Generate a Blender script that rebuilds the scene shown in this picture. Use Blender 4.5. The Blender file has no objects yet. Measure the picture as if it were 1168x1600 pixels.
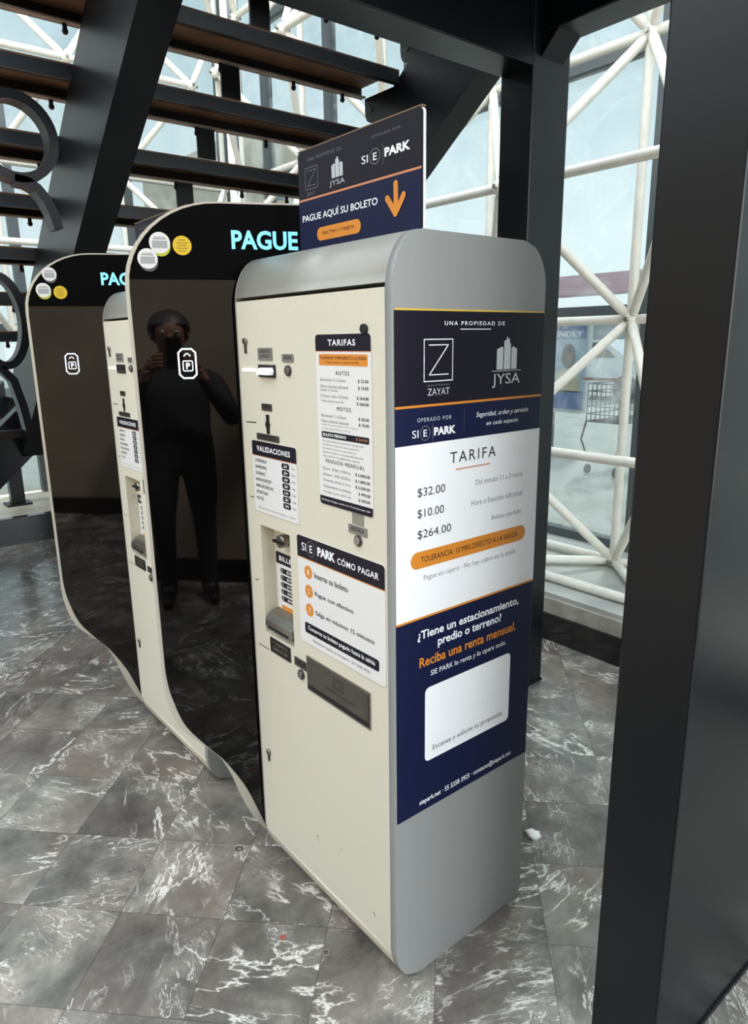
import bpy, bmesh, math, random
from mathutils import Vector, Matrix
random.seed(7)
S = bpy.context.scene
COL = S.collection
PI = math.pi

# ------------------------------------------------------------------ camera
CAM = Vector((0.96255, -0.82118, 1.42273))
R_ = Vector((0.62955, 0.77684, -0.01353)); U_ = Vector((-0.17828, 0.16139, 0.97065)); F_ = Vector((-0.75623, 0.60867, -0.24010))
cd = bpy.data.cameras.new('camera'); cam = bpy.data.objects.new('camera', cd); COL.objects.link(cam)
cd.sensor_fit = 'VERTICAL'; cd.sensor_height = 36.0; cd.lens = 36.0 * 1086.0 / 1600.0
cd.clip_start = 0.02; cd.clip_end = 300
m = Matrix.Identity(4)
for i in range(3):
    m[i][0] = R_[i]; m[i][1] = U_[i]; m[i][2] = -F_[i]; m[i][3] = CAM[i]
cam.matrix_world = m
S.camera = cam

# ------------------------------------------------------------------ world, sun, exposure
W = bpy.data.worlds.new('sky'); S.world = W; W.use_nodes = True
nt = W.node_tree; nt.nodes.clear()
tc = nt.nodes.new('ShaderNodeTexCoord'); sep = nt.nodes.new('ShaderNodeSeparateXYZ'); rp = nt.nodes.new('ShaderNodeValToRGB')
bgd = nt.nodes.new('ShaderNodeBackground'); wo = nt.nodes.new('ShaderNodeOutputWorld')
nt.links.new(tc.outputs['Generated'], sep.inputs[0]); nt.links.new(sep.outputs['Z'], rp.inputs[0])
for _ in range(2): rp.color_ramp.elements.new(.5)
for e_, (p_, c_) in zip(rp.color_ramp.elements, ((0, (1, 1, 1)), (.12, (.97, .985, 1)), (.36, (.62, .71, .76)), (1, (.72, .80, .88)))):
    e_.position = p_; e_.color = c_+(1,)
# overcast sky, brighter towards the south than the north
ny = nt.nodes.new('ShaderNodeMapRange'); nt.links.new(sep.outputs['Y'], ny.inputs[0])
ny.inputs[1].default_value = -1; ny.inputs[2].default_value = 1; ny.inputs[3].default_value = 1.9; ny.inputs[4].default_value = 2.75
nt.links.new(ny.outputs[0], bgd.inputs[1])
nt.links.new(rp.outputs[0], bgd.inputs[0])
nt.links.new(bgd.outputs[0], wo.inputs[0])
sl = bpy.data.lights.new('sun', 'SUN'); sun = bpy.data.objects.new('sun', sl); COL.objects.link(sun)
sl.energy = 4.5; sl.angle = math.radians(5); sl.color = (1.0, 0.95, 0.86)
sun.rotation_euler = Vector((0.25, -0.62, -1.0)).to_track_quat('-Z', 'Y').to_euler(); sun.location = (0, 8, 10)
S.view_settings.view_transform = 'Standard'; S.view_settings.look = 'None'; S.view_settings.gamma = 1
S.view_settings.use_curve_mapping = False
S.view_settings.exposure = 1.22

# ------------------------------------------------------------------ materials
def lin(h):
    if isinstance(h, str):
        h = [int(h[i:i+2], 16) for i in (0, 2, 4)]
    return tuple((c/255/12.92 if c/255 <= .04045 else ((c/255+.055)/1.055)**2.4) for c in h) + (1,)
MAT = {}
def mat(name, col, rough=.5, metal=0, spec=.5, noise=0, nscale=60, emit=0, bump=0, coat=0):
    if name in MAT: return MAT[name]
    M = bpy.data.materials.new(name); M.use_nodes = True; n = M.node_tree; b = n.nodes['Principled BSDF']
    c = lin(col); b.inputs['Base Color'].default_value = c; b.inputs['Roughness'].default_value = rough
    b.inputs['Metallic'].default_value = metal; b.inputs['Specular IOR Level'].default_value = spec
    if coat: b.inputs['Coat Weight'].default_value = coat; b.inputs['Coat Roughness'].default_value = .05
    if emit:
        b.inputs['Emission Color'].default_value = c; b.inputs['Emission Strength'].default_value = emit
    if noise or bump:
        t = n.nodes.new('ShaderNodeTexCoord'); x = n.nodes.new('ShaderNodeTexNoise'); x.inputs['Scale'].default_value = nscale; x.inputs['Detail'].default_value = 5
        n.links.new(t.outputs['Object'], x.inputs['Vector'])
        if noise:
            r = n.nodes.new('ShaderNodeValToRGB')
            r.color_ramp.elements[0].position = .3; r.color_ramp.elements[1].position = .7
            r.color_ramp.elements[0].color = tuple(v*(1-noise) for v in c[:3]) + (1,)
            r.color_ramp.elements[1].color = tuple(min(1, v*(1+noise)) for v in c[:3]) + (1,)
            n.links.new(x.outputs['Fac'], r.inputs[0]); n.links.new(r.outputs[0], b.inputs['Base Color'])
        if bump:
            bp = n.nodes.new('ShaderNodeBump'); bp.inputs['Strength'].default_value = bump; bp.inputs['Distance'].default_value = .002
            n.links.new(x.outputs['Fac'], bp.inputs['Height']); n.links.new(bp.outputs[0], b.inputs['Normal'])
    MAT[name] = M; return M
CREAM = mat('cream_powder_coat', 'd9d3c1', .42, noise=.02, nscale=250)
CAPM = mat('silver_grey_paint', '9d9b93', .32, noise=.03, nscale=400)
SIDE = mat('grey_metallic_paint', '9c9e9c', .45, .15, noise=.04, nscale=500)
FRAME = mat('champagne_frame', 'cfcabd', .3, .3)
BLACKG = mat('black_glass', '050404', .025, spec=.66)
BLACKH = mat('black_header', '040405', .5, spec=.05)
NAVY = mat('navy_print', '151b3d', .4, spec=.2); NAVYD = mat('dark_navy_print', '1c1925', .4, spec=.2)
ORANGE = mat('orange_print', 'dd8a2c', .4); GOLD = mat('gold_line', 'e2bd55', .4); SALMON = mat('copper_line', 'd58a62', .4)
WHITE = mat('white_print', 'fafbfd', .4); PAPER = mat('pale_plate', 'e6e4e2', .35); INK = mat('black_ink', '16161c', .5); GREYINK = mat('grey_ink', '8b8c90', .5)
FADED = mat('faded_print', '77757c', .5); SILVERP = mat('silver_print', 'c3c9cc', .35)
CYAN = mat('cyan_lit_letters', '7fd6f2', .5, emit=.33); LIT = mat('white_lit_icon', 'ecf4ff', .5, emit=.35); SLOTLIT = mat('slot_light', 'ffffff', .5, emit=.4)
METAL = mat('brushed_steel', '9a958c', .3, .9, noise=.1, nscale=120); DMETAL = mat('worn_dark_label', '4b4945', .4, .4, noise=.2, nscale=200)
LABELM = mat('engraved_grey_label', '8a8780', .4, .3); TRAYM = mat('smoked_tray_flap', '5f5a51', .18, .5, noise=.15, nscale=30)
DARK = mat('dark_slot', '0d0d0f', .5); STEEL = mat('charcoal_steel_paint', '080b10', .3, spec=.33, noise=.12, nscale=9, bump=.05)
STEELD = mat('dark_steel_paint', '0b0d11', .4, spec=.3, noise=.2, nscale=14, bump=.05); TREADM = mat('dusty_tread_steel', '1a1613', .6, spec=.2, noise=.3, nscale=11)
TUBE = mat('ivory_tube_paint', 'dedace', .4, noise=.06, nscale=20); MULL = mat('grey_mullion', '555a5c', .4, .3)
CONC = mat('weathered_concrete', 'a19d90', .8, noise=.25, nscale=12, bump=.4); LEDGE = mat('ledge_flashing', 'a8aaa4', .5, noise=.12, nscale=6)
BLACKM = mat('black_marble', '191718', .12, noise=.5, nscale=6)
LITEDGE = mat('lit_sign_edge', '8d7458', .6); YEL = mat('yellow_sticker', 'e2bd2b', .4); LIME = mat('lime_sticker', 'b9bd3a', .4); SMOKE = mat('smoke_sticker', '55565a', .4)
STICKG = mat('sticker_grey', 'a5a7a8', .4); CHIP = mat('paint_chip', '55524c', .7); BLUECHIP = mat('blue_chip', '2f5f78', .6)
REDM = mat('red_stain', '8f4a3c', .6); GUM = mat('white_gum', 'e8e6e0', .6)

# ------------------------------------------------------------------ helpers
OFF = Vector((0, 0, 0))
class MB:
    def __init__(s): s.b = bmesh.new(); s.mats = []
    def mi(s, M):
        if M not in s.mats: s.mats.append(M)
        return s.mats.index(M)
    def box(s, x0, x1, y0, y1, z0, z1, M, rot=None, cen=None, bevel=0):
        vs = [s.b.verts.new((x, y, z)) for x in (x0, x1) for y in (y0, y1) for z in (z0, z1)]
        q = [(0,1,3,2),(4,6,7,5),(0,4,5,1),(2,3,7,6),(0,2,6,4),(1,5,7,3)]
        fs = [s.b.faces.new([vs[i] for i in f]) for f in q]
        for f in fs: f.material_index = s.mi(M)
        if bevel:
            es = list({e for f in fs for e in f.edges})
            r = bmesh.ops.bevel(s.b, geom=es, offset=bevel, segments=2, affect='EDGES', profile=.5)
            for f in r['faces']: f.material_index = s.mi(M)
            vs = list({v for f in r['faces'] for v in f.verts})
        if rot:
            bmesh.ops.rotate(s.b, verts=vs, cent=cen or Vector((0,0,0)), matrix=rot)
        return s
    def prism(s, pts, ext, M, cap=True, smooth=False, M2=None):
        """pts: 3D outline, ext: extrusion vector"""
        a = [s.b.verts.new(p) for p in pts]; e = Vector(ext); c = [s.b.verts.new(Vector(p)+e) for p in pts]
        n = len(pts)
        for i in range(n):
            f = s.b.faces.new((a[i], a[(i+1)%n], c[(i+1)%n], c[i])); f.material_index = s.mi(M); f.smooth = smooth
        if cap:
            f = s.b.faces.new(a[::-1]); f.material_index = s.mi(M2 or M); f = s.b.faces.new(c); f.material_index = s.mi(M2 or M)
        return s
    def poly(s, pts, M):
        f = s.b.faces.new([s.b.verts.new(p) for p in pts]); f.material_index = s.mi(M); return s
    def tube(s, p, q, r, M, seg=10, r2=None, taper=0):
        p = Vector(p); q = Vector(q); d = q-p; L = d.length; d.normalize()
        a = d.orthogonal().normalized(); b_ = d.cross(a)
        st = [(0, r), (L, r2 if r2 is not None else r)]
        if taper: st = [(0, r*.35), (.004, r*.45), (taper, r), (L-taper, r), (L-.004, r*.45), (L, r*.35)]
        rings = []
        for t, rr in st:
            rings.append([s.b.verts.new(p+d*t+(a*math.cos(2*PI*i/seg)+b_*math.sin(2*PI*i/seg))*rr) for i in range(seg)])
        for A, B in zip(rings, rings[1:]):
            for i in range(seg):
                f = s.b.faces.new((A[i], A[(i+1)%seg], B[(i+1)%seg], B[i])); f.smooth = True; f.material_index = s.mi(M)
        for A in (rings[0][::-1], rings[-1]):
            f = s.b.faces.new(A); f.material_index = s.mi(M)
        return s
    def ball(s, c, r, M, seg=12):
        g = bmesh.ops.create_uvsphere(s.b, u_segments=seg, v_segments=seg//2+2, radius=r, matrix=Matrix.Translation(c))
        for f in {f for v in g['verts'] for f in v.link_faces}: f.smooth = True; f.material_index = s.mi(M)
        return s
    def path(s, pts, r, M, seg=8):
        pts = [Vector(p) for p in pts]; rings = []; up = None
        for i, p in enumerate(pts):
            d = (pts[min(i+1, len(pts)-1)]-pts[max(i-1, 0)]).normalized()
            a = d.orthogonal().normalized() if up is None else (up-d*up.dot(d)).normalized()
            up = a; b_ = d.cross(a)
            rings.append([s.b.verts.new(p+(a*math.cos(2*PI*k/seg)+b_*math.sin(2*PI*k/seg))*r) for k in range(seg)])
        for A, B in zip(rings, rings[1:]):
            for i in range(seg):
                f = s.b.faces.new((A[i], A[(i+1)%seg], B[(i+1)%seg], B[i])); f.smooth = True; f.material_index = s.mi(M)
        s.b.faces.new(rings[0][::-1]).material_index = s.mi(M); s.b.faces.new(rings[-1]).material_index = s.mi(M)
        return s
    def done(s, name, parent=None, off=None):
        o_ = OFF if off is None else Vector(off)
        if o_.length: bmesh.ops.translate(s.b, verts=s.b.verts, vec=-o_)
        bmesh.ops.recalc_face_normals(s.b, faces=s.b.faces)
        me = bpy.data.meshes.new(name); s.b.to_mesh(me); s.b.free()
        for M in s.mats: me.materials.append(M)
        o = bpy.data.objects.new(name, me); COL.objects.link(o)
        if parent: o.parent = parent
        return o
def tag(o, label, cat, group=None, kind=None):
    if label: o['label'] = label
    if cat: o['category'] = cat
    if group: o['group'] = group
    if kind: o['kind'] = kind
    return o
def thing(name, loc, label, cat, group=None):
    o = bpy.data.objects.new(name, None); COL.objects.link(o); o.location = loc; o.empty_display_size = .1
    return tag(o, label, cat, group)
def struct(o): o['kind'] = 'structure'; return o

def text_mesh(s, bold=0, spacing=1.0, shear=0):
    c = bpy.data.curves.new('t', 'FONT'); c.body = s; c.size = 1; c.offset = bold; c.space_character = spacing; c.shear = shear
    c.resolution_u = 3; c.fill_mode = 'FRONT'
    o = bpy.data.objects.new('t', c); me = bpy.data.meshes.new_from_object(o)
    vs = [(v.co.x, v.co.y) for v in me.vertices]; fs = [tuple(p.vertices) for p in me.polygons]
    bpy.data.objects.remove(o); bpy.data.curves.remove(c); bpy.data.meshes.remove(me)
    return vs, fs
class Print(MB):
    """flat print on a face: origin, right, up and outward vectors"""
    def __init__(s, O, u, v, n, step=.00035):
        super().__init__(); s.O = Vector(O); s.u = Vector(u); s.v = Vector(v); s.n = Vector(n); s.k = step
    def P(s, x, y, l): return s.O+s.u*x+s.v*y+s.n*(l*s.k)
    def rr(s, x0, x1, y0, y1, r=0, corners=(1,1,1,1)):
        if x0 > x1: x0, x1 = x1, x0
        if y0 > y1: y0, y1 = y1, y0
        r = min(r, (x1-x0)/2, (y1-y0)/2); pts = []
        for i, (cx, cy, a) in enumerate(((x1-r,y1-r,0),(x0+r,y1-r,90),(x0+r,y0+r,180),(x1-r,y0+r,270))):
            if r and corners[i]:
                pts += [(cx+r*math.cos(math.radians(a+t)), cy+r*math.sin(math.radians(a+t))) for t in range(0, 91, 15)]
            else:
                pts.append(((x1,y1),(x0,y1),(x0,y0),(x1,y0))[i])
        return pts
    def rect(s, x0, x1, y0, y1, M, l=1, r=0, corners=(1,1,1,1)):
        s.poly([s.P(x, y, l) for x, y in s.rr(x0, x1, y0, y1, r, corners)], M); return s
    def slab(s, x0, x1, y0, y1, M, t, r=0):
        s.prism([s.P(x, y, 0) for x, y in s.rr(x0, x1, y0, y1, r)], s.n*t, M); return s
    def disc(s, x, y, r, M, l=1, ry=None, seg=24):
        s.poly([s.P(x+r*math.cos(2*PI*i/seg), y+(ry or r)*math.sin(2*PI*i/seg), l) for i in range(seg)], M); return s
    def shape(s, pts, M, l=1): s.poly([s.P(x, y, l) for x, y in pts], M); return s
    def outline(s, pts, w, M, l=1):
        n = len(pts); c = Vector((sum(p[0] for p in pts)/n, sum(p[1] for p in pts)/n))
        inn = []
        for i in range(n):
            p0, p1, p2 = Vector(pts[i-1]), Vector(pts[i]), Vector(pts[(i+1)%n])
            d1 = (p1-p0).normalized(); d2 = (p2-p1).normalized(); n1 = Vector((-d1.y, d1.x)); n2 = Vector((-d2.y, d2.x))
            b = (n1+n2).normalized(); k = w/max(.3, b.dot(n1)); q = p1+b*k
            inn.append(q)
        if (inn[0]-c).length > (Vector(pts[0])-c).length: inn = [Vector(p)*2-q for p, q in zip(map(Vector, pts), inn)]
        a = [s.b.verts.new(s.P(p[0], p[1], l)) for p in pts]; b = [s.b.verts.new(s.P(p.x, p.y, l)) for p in inn]
        for i in range(n):
            s.b.faces.new((a[i], a[(i+1)%n], b[(i+1)%n], b[i])).material_index = s.mi(M)
        return s
    def ring(s, x, y, r, w, M, l=1, ry=None):
        ry = ry or r
        return s.outline([(x+r*math.cos(2*PI*i/28), y+ry*math.sin(2*PI*i/28)) for i in range(28)], w, M, l)
    def line(s, x0, y0, x1, y1, w, M, l=1):
        d = Vector((x1-x0, y1-y0)).normalized(); q = Vector((-d.y, d.x))*w/2
        return s.shape([(x0-q.x,y0-q.y),(x1-q.x,y1-q.y),(x1+q.x,y1+q.y),(x0+q.x,y0+q.y)], M, l)
    def text(s, t, x0, x1, y0, y1, M, l=2, bold=0, sp=1.0, shear=0):
        vs, fs = text_mesh(t, bold, sp, shear)
        ax = min(v[0] for v in vs); bx = max(v[0] for v in vs); ay = min(v[1] for v in vs); by = max(v[1] for v in vs)
        V = [s.b.verts.new(s.P(x0+(v[0]-ax)/(bx-ax)*(x1-x0), y0+(v[1]-ay)/(by-ay)*(y1-y0), l)) for v in vs]
        k = s.mi(M)
        for f in fs:
            try: s.b.faces.new([V[i] for i in f]).material_index = k
            except ValueError: pass
        return s
    def logo(s, x0, x1, y0, y1, M, ringM, l=2):
        """ S I (E) | PARK """
        w = x1-x0; h = y1-y0; cy = (y0+y1)/2
        s.text('SI', x0, x0+.14*w, y0, y1, M, l, .0)
        s.ring(x0+.29*w, cy, .115*w, .012*w, ringM, l, ry=h*.98)
        s.text('E', x0+.25*w, x0+.33*w, y0+.05*h, y1-.05*h, M, l, .01)
        s.rect(x0+.455*w, x0+.462*w, y0-.75*h, y1+.75*h, ringM, l)
        s.text('PARK', x0+.49*w, x1, y0+.03*h, y1+.12*h, M, l, .045)
        return s
    def towers(s, x0, x1, y0, y1, M, l=2):
        w = x1-x0; h = y1-y0
        X = lambda f: x0+f*w
        Y = lambda f: y0+f*h
        s.shape([(X(0),Y(0)),(X(.31),Y(0)),(X(.31),Y(.66)),(X(.24),Y(.7)),(X(0),Y(.62))], M, l)
        s.shape([(X(.35),Y(0)),(X(.68),Y(0)),(X(.68),Y(.78)),(X(.62),Y(.82)),(X(.62),Y(.92)),(X(.47),Y(1)),(X(.47),Y(.9)),(X(.35),Y(.88))], M, l)
        s.shape([(X(.72),Y(0)),(X(1),Y(0)),(X(1),Y(.62)),(X(.8),Y(.7)),(X(.72),Y(.66))], M, l)
        return s
    def zmark(s, x0, x1, y0, y1, M, w, l=2):
        s.outline([(x0,y0),(x1,y0),(x1,y1),(x0,y1)], w, M, l)
        a = x0+.17*(x1-x0); b = x1-.15*(x1-x0); c = y0+.15*(y1-y0); d = y1-.13*(y1-y0)
        s.rect(a, b, d-w, d, M, l); s.rect(a, b, c, c+w, M, l); s.line(b-w*.6, d-w*.4, a+w*.6, c+w*.4, w*1.2, M, l)
        return s

# ------------------------------------------------------------------ floor
def floor_material():
    M = bpy.data.materials.new('grey_veined_marble_tile'); M.use_nodes = True; n = M.node_tree; L = n.links; b = n.nodes['Principled BSDF']
    N = lambda t: n.nodes.new(t)
    def math_(op, a, b_=None, c=None):
        q = N('ShaderNodeMath'); q.operation = op
        for i, v in enumerate((a, b_, c)):
            if v is None: continue
            if hasattr(v, 'links') or hasattr(v, 'is_linked'): L.new(v, q.inputs[i])
            else: q.inputs[i].default_value = v
        return q.outputs[0]
    g = N('ShaderNodeNewGeometry'); mp = N('ShaderNodeMapping'); L.new(g.outputs['Position'], mp.inputs[0])
    mp.inputs['Rotation'].default_value = (0, 0, -PI/4)
    mp.inputs['Location'].default_value = (-.405+27, -.203+27, 0)
    sp = N('ShaderNodeSeparateXYZ'); L.new(mp.outputs[0], sp.inputs[0])
    T = .2695
    u = math_('DIVIDE', sp.outputs[0], T); v = math_('DIVIDE', sp.outputs[1], T)
    fu = math_('FRACT', u); fv = math_('FRACT', v); iu = math_('FLOOR', u); iv = math_('FLOOR', v)
    eu = math_('MINIMUM', fu, math_('SUBTRACT', 1.0, fu)); ev = math_('MINIMUM', fv, math_('SUBTRACT', 1.0, fv))
    e = math_('MINIMUM', eu, ev); joint = math_('LESS_THAN', e, .0055)
    cid = N('ShaderNodeCombineXYZ'); L.new(iu, cid.inputs[0]); L.new(iv, cid.inputs[1])
    wn = N('ShaderNodeTexWhiteNoise'); wn.noise_dimensions = '3D'; L.new(cid.outputs[0], wn.inputs['Vector'])
    # per tile offset and turn of the stone
    off = N('ShaderNodeVectorMath'); off.operation = 'MULTIPLY_ADD'; L.new(wn.outputs['Color'], off.inputs[0]); off.inputs[1].default_value = (30, 30, 30); L.new(g.outputs['Position'], off.inputs[2])
    rot = N('ShaderNodeVectorRotate'); rot.rotation_type = 'Z_AXIS'; L.new(off.outputs[0], rot.inputs['Vector']); L.new(math_('MULTIPLY', wn.outputs['Value'], 6.28), rot.inputs['Angle'])
    def noise(scale, detail, rough=.55, dist=0, vec=rot.outputs[0]):
        q = N('ShaderNodeTexNoise'); q.inputs['Scale'].default_value = scale; q.inputs['Detail'].default_value = detail; q.inputs['Roughness'].default_value = rough; q.inputs['Distortion'].default_value = dist
        L.new(vec, q.inputs['Vector']); return q.outputs['Fac']
    def ramp(fac, stops):
        r = N('ShaderNodeValToRGB'); L.new(fac, r.inputs[0])
        els = r.color_ramp.elements
        while len(els) < len(stops): els.new(.5)
        for k, (p, c) in enumerate(stops): els[k].position = p; els[k].color = c if len(c) == 4 else tuple(c)+(1,)
        return r.outputs[0]
    base = ramp(noise(6, 10, .68, .3), [(.25, lin('3b3835')), (.5, lin('6b6761')), (.75, lin('9e978d'))])
    warm = ramp(noise(2.2, 3), [(.45, (0,0,0,1)), (.7, (1,1,1,1))])
    mx = N('ShaderNodeMix'); mx.data_type = 'RGBA'; L.new(math_('MULTIPLY', warm, .45), mx.inputs['Factor']); L.new(base, mx.inputs[6]); mx.inputs[7].default_value = lin('857268')
    tone = N('ShaderNodeMix'); tone.data_type = 'RGBA'; tone.blend_type = 'MULTIPLY'; tone.inputs['Factor'].default_value = 1
    L.new(mx.outputs[2], tone.inputs[6]); tv = ramp(wn.outputs['Value'], [(0, (.72,.72,.73,1)), (1, (1.12,1.12,1.1,1))]); L.new(tv, tone.inputs[7])
    # veins: thin contour lines of stretched noise plus short bright flecks
    st = N('ShaderNodeMapping'); L.new(rot.outputs[0], st.inputs[0]); st.inputs['Scale'].default_value = (1.0, 2.6, 1)
    v1 = math_('ABSOLUTE', math_('SUBTRACT', noise(3.0, 6, .6, .45, st.outputs[0]), .5))
    v1 = ramp(v1, [(0, (1,1,1,1)), (.009, (.35,.35,.35,1)), (.02, (0,0,0,1))])
    gate = ramp(noise(4.5, 2), [(.47, (0,0,0,1)), (.6, (1,1,1,1))])
    v1 = math_('MULTIPLY', v1, gate)
    v2 = math_('ABSOLUTE', math_('SUBTRACT', noise(11, 6, .6, .5, st.outputs[0]), .5))
    v2 = ramp(v2, [(0, (.8,.8,.8,1)), (.016, (0,0,0,1))])
    gate2 = ramp(noise(6, 2, .5, 0), [(.54, (0,0,0,1)), (.64, (1,1,1,1))])
    v2 = math_('MULTIPLY', v2, gate2)
    v3 = ramp(noise(42, 5, .65, .4, st.outputs[0]), [(.60, (0,0,0,1)), (.70, (.85,.85,.85,1))])
    v3 = math_('MULTIPLY', v3, gate2)
    vein = math_('MINIMUM', math_('ADD', math_('ADD', v1, v2), v3), 1.0)
    m2 = N('ShaderNodeMix'); m2.data_type = 'RGBA'; L.new(vein, m2.inputs['Factor']); L.new(tone.outputs[2], m2.inputs[6]); m2.inputs[7].default_value = lin('d9d4cb')
    m3 = N('ShaderNodeMix'); m3.data_type = 'RGBA'; L.new(math_('MULTIPLY', joint, .45), m3.inputs['Factor']); L.new(m2.outputs[2], m3.inputs[6]); m3.inputs[7].default_value = lin('2c2b2a')
    L.new(m3.outputs[2], b.inputs['Base Color'])
    L.new(ramp(noise(7, 4, .6, 0, g.outputs['Position']), [(.3, (.1,.1,.1,1)), (.7, (.26,.26,.26,1))]), b.inputs['Roughness'])
    bp = N('ShaderNodeBump'); bp.inputs['Strength'].default_value = .25; bp.inputs['Distance'].default_value = .002
    L.new(math_('SUBTRACT', 1.0, joint), bp.inputs['Height']); L.new(bp.outputs[0], b.inputs['Normal'])
    return M
FLOORM = floor_material()
o = MB().box(-4.5, 8, -7, 1.785, -.12, 0, FLOORM).done('floor'); struct(o)
PAVE = mat('pale_outdoor_paving', 'b9b6ad', .7, noise=.12, nscale=3)
o = MB().box(-60, 40, 2.86, 60, -.2, -.1, PAVE).done('ground_outside_north'); struct(o)
o = MB().box(-60, -5.56, -40, 2.86, -.2, -.1, PAVE).done('ground_outside_west'); struct(o)
o = MB().box(-5.56, 40, -40, -7, -.2, -.02, PAVE).done('ground_outside_south'); struct(o)

# skirting, sill walls
o = MB().box(-4.5, 5, 1.785, 1.83, 0, .132, BLACKM).done('baseboard_north'); struct(o)
b = MB().box(-4.6, 5, 1.80, 2.86, 0, .205, CONC).box(-4.6, 5, 1.815, 2.86, .205, .228, LEDGE)
o = b.done('sill_north'); struct(o)
o = MB().box(-4.56, -4.5, -5, 1.785, 0, .2, BLACKM).done('baseboard_west'); struct(o)
o = MB().box(-5.56, -4.56, -5, 2.86, 0, .2, mat('beige_paving', 'bfb39f', .5, noise=.2, nscale=5)).done('sill_west'); struct(o)
WALLS = mat('taupe_stone_cladding', 'a08f7d', .5, noise=.15, nscale=2)
b = MB().box(1.58, 1.75, -6, -.35, 0, 3.2, WALLS)
o = b.done('wall_east'); struct(o)
o = MB().box(1.55, 1.58, -6, -.35, 0, .14, BLACKM).done('baseboard_east'); struct(o)

DIMWALL = mat('added_dim_wall', '7d7469', .7, noise=.1, nscale=1.5)
o = MB().box(-12, 8, -6.3, -6.1, 0, 4.2, DIMWALL).done('wall_south_added'); struct(o)  # unseen wall, added to cut the south light and tone down reflections
# ------------------------------------------------------------------ glass walls
def glass_material():
    M = bpy.data.materials.new('dirty_tinted_glass'); M.use_nodes = True; n = M.node_tree; n.nodes.clear(); L = n.links
    out = n.nodes.new('ShaderNodeOutputMaterial'); tr = n.nodes.new('ShaderNodeBsdfTransparent'); gl = n.nodes.new('ShaderNodeBsdfGlossy'); df = n.nodes.new('ShaderNodeBsdfTranslucent')
    tr.inputs[0].default_value = (.36, .40, .405, 1); gl.inputs['Roughness'].default_value = .03; df.inputs[0].default_value = (.5, .52, .52, 1)
    t = n.nodes.new('ShaderNodeTexCoord'); x = n.nodes.new('ShaderNodeTexNoise'); x.inputs['Scale'].default_value = 3.5; x.inputs['Detail'].default_value = 7; x.inputs['Distortion'].default_value = 1.5
    L.new(t.outputs['Object'], x.inputs['Vector'])
    r = n.nodes.new('ShaderNodeValToRGB'); r.color_ramp.elements[0].position = .4; r.color_ramp.elements[0].color = (.03,.03,.03,1); r.color_ramp.elements[1].position = .75; r.color_ramp.elements[1].color = (.2,.2,.2,1)
    L.new(x.outputs['Fac'], r.inputs[0])
    m1 = n.nodes.new('ShaderNodeMixShader'); L.new(r.outputs[0], m1.inputs[0]); L.new(tr.outputs[0], m1.inputs[1]); L.new(df.outputs[0], m1.inputs[2])
    m2 = n.nodes.new('ShaderNodeMixShader'); m2.inputs[0].default_value = .03; L.new(m1.outputs[0], m2.inputs[1]); L.new(gl.outputs[0], m2.inputs[2])
    L.new(m2.outputs[0], out.inputs[0]); return M
GLASS = glass_material()
GY = 2.70; GX = -5.40; ZTOP = 5.4
def window(name, axis, fixed, positions, levels, z0, z1):
    """a row of panes with mullions; axis 'x' runs along X at y=fixed, axis 'y' along Y at x=fixed"""
    lo, hi = positions[0], positions[-1]
    def bx(b, a0, a1, d0, d1, z0_, z1_, M):
        if axis == 'x': b.box(a0, a1, fixed+d0, fixed+d1, z0_, z1_, M)
        else: b.box(fixed+d0, fixed+d1, a0, a1, z0_, z1_, M)
    root = struct(thing(name, (0, 0, 0) if False else ((lo+hi)/2, fixed, z0) if axis == 'x' else (fixed, (lo+hi)/2, z0), None, None))
    off = root.location
    for a in positions:
        b = MB(); bx(b, a-.035, a+.035, -.03, .05, z0, z1, MULL); b.done('mullion', root, off)
    for z in levels:
        b = MB(); bx(b, lo, hi, -.028, .048, z-.03, z+.03, MULL); b.done('transom', root, off)
    for a0, a1 in zip(positions, positions[1:]):
        b = MB(); bx(b, a0+.03, a1-.03, .004, .010, z0+.01, z1-.01, GLASS); b.done('glass_pane', root, off)
    return root
XM = [-1.075+.94*i for i in range(-4, 6)]
LV = [.25, 1.56, 2.82, 4.06, 5.3]
window('window_1', 'x', GY, [GX+.05]+XM, LV, .228, ZTOP)
YM = [2.55-.94*i for i in range(0, 9)][::-1]
window('window_2', 'y', GX, YM, LV[1:], .2, ZTOP)

# space frames of white tubes
def space_frame(name, nodes_b, nodes_f, links, loc, label, maxn=100):
    root = thing(name, loc, label, 'space frame', None)
    off = root.location
    key = lambda pq: ((pq[0]+pq[1])/2-CAM).length
    links = sorted(links, key=key)
    for p, q in links[:maxn]:
        MB().tube(p, q, .0235, TUBE, 12, taper=.055).done('tube', root, off)
    if links[maxn:]:
        b = MB()
        for p, q in links[maxn:]: b.tube(p, q, .0245, TUBE, 8, taper=.07)
        b.done('far_tubes', root, off)['kind'] = 'stuff'
    nd = sorted(nodes_b+nodes_f, key=lambda p: (p-CAM).length)
    def nodem(b, p):
        b.ball(p, .040, TUBE, 12)
        for d in ((1,0,0),(-1,0,0),(0,0,1),(0,0,-1),(0,-1,0),(0,1,0)):
            b.tube(p, p+Vector(d)*.052, .012, METAL, 6)
    for p in nd[:maxn]:
        b = MB(); nodem(b, p); b.done('node', root, off)
    if nd[maxn:]:
        b = MB()
        for p in nd[maxn:]: nodem(b, p)
        b.done('far_nodes', root, off)['kind'] = 'stuff'
    return root
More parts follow.
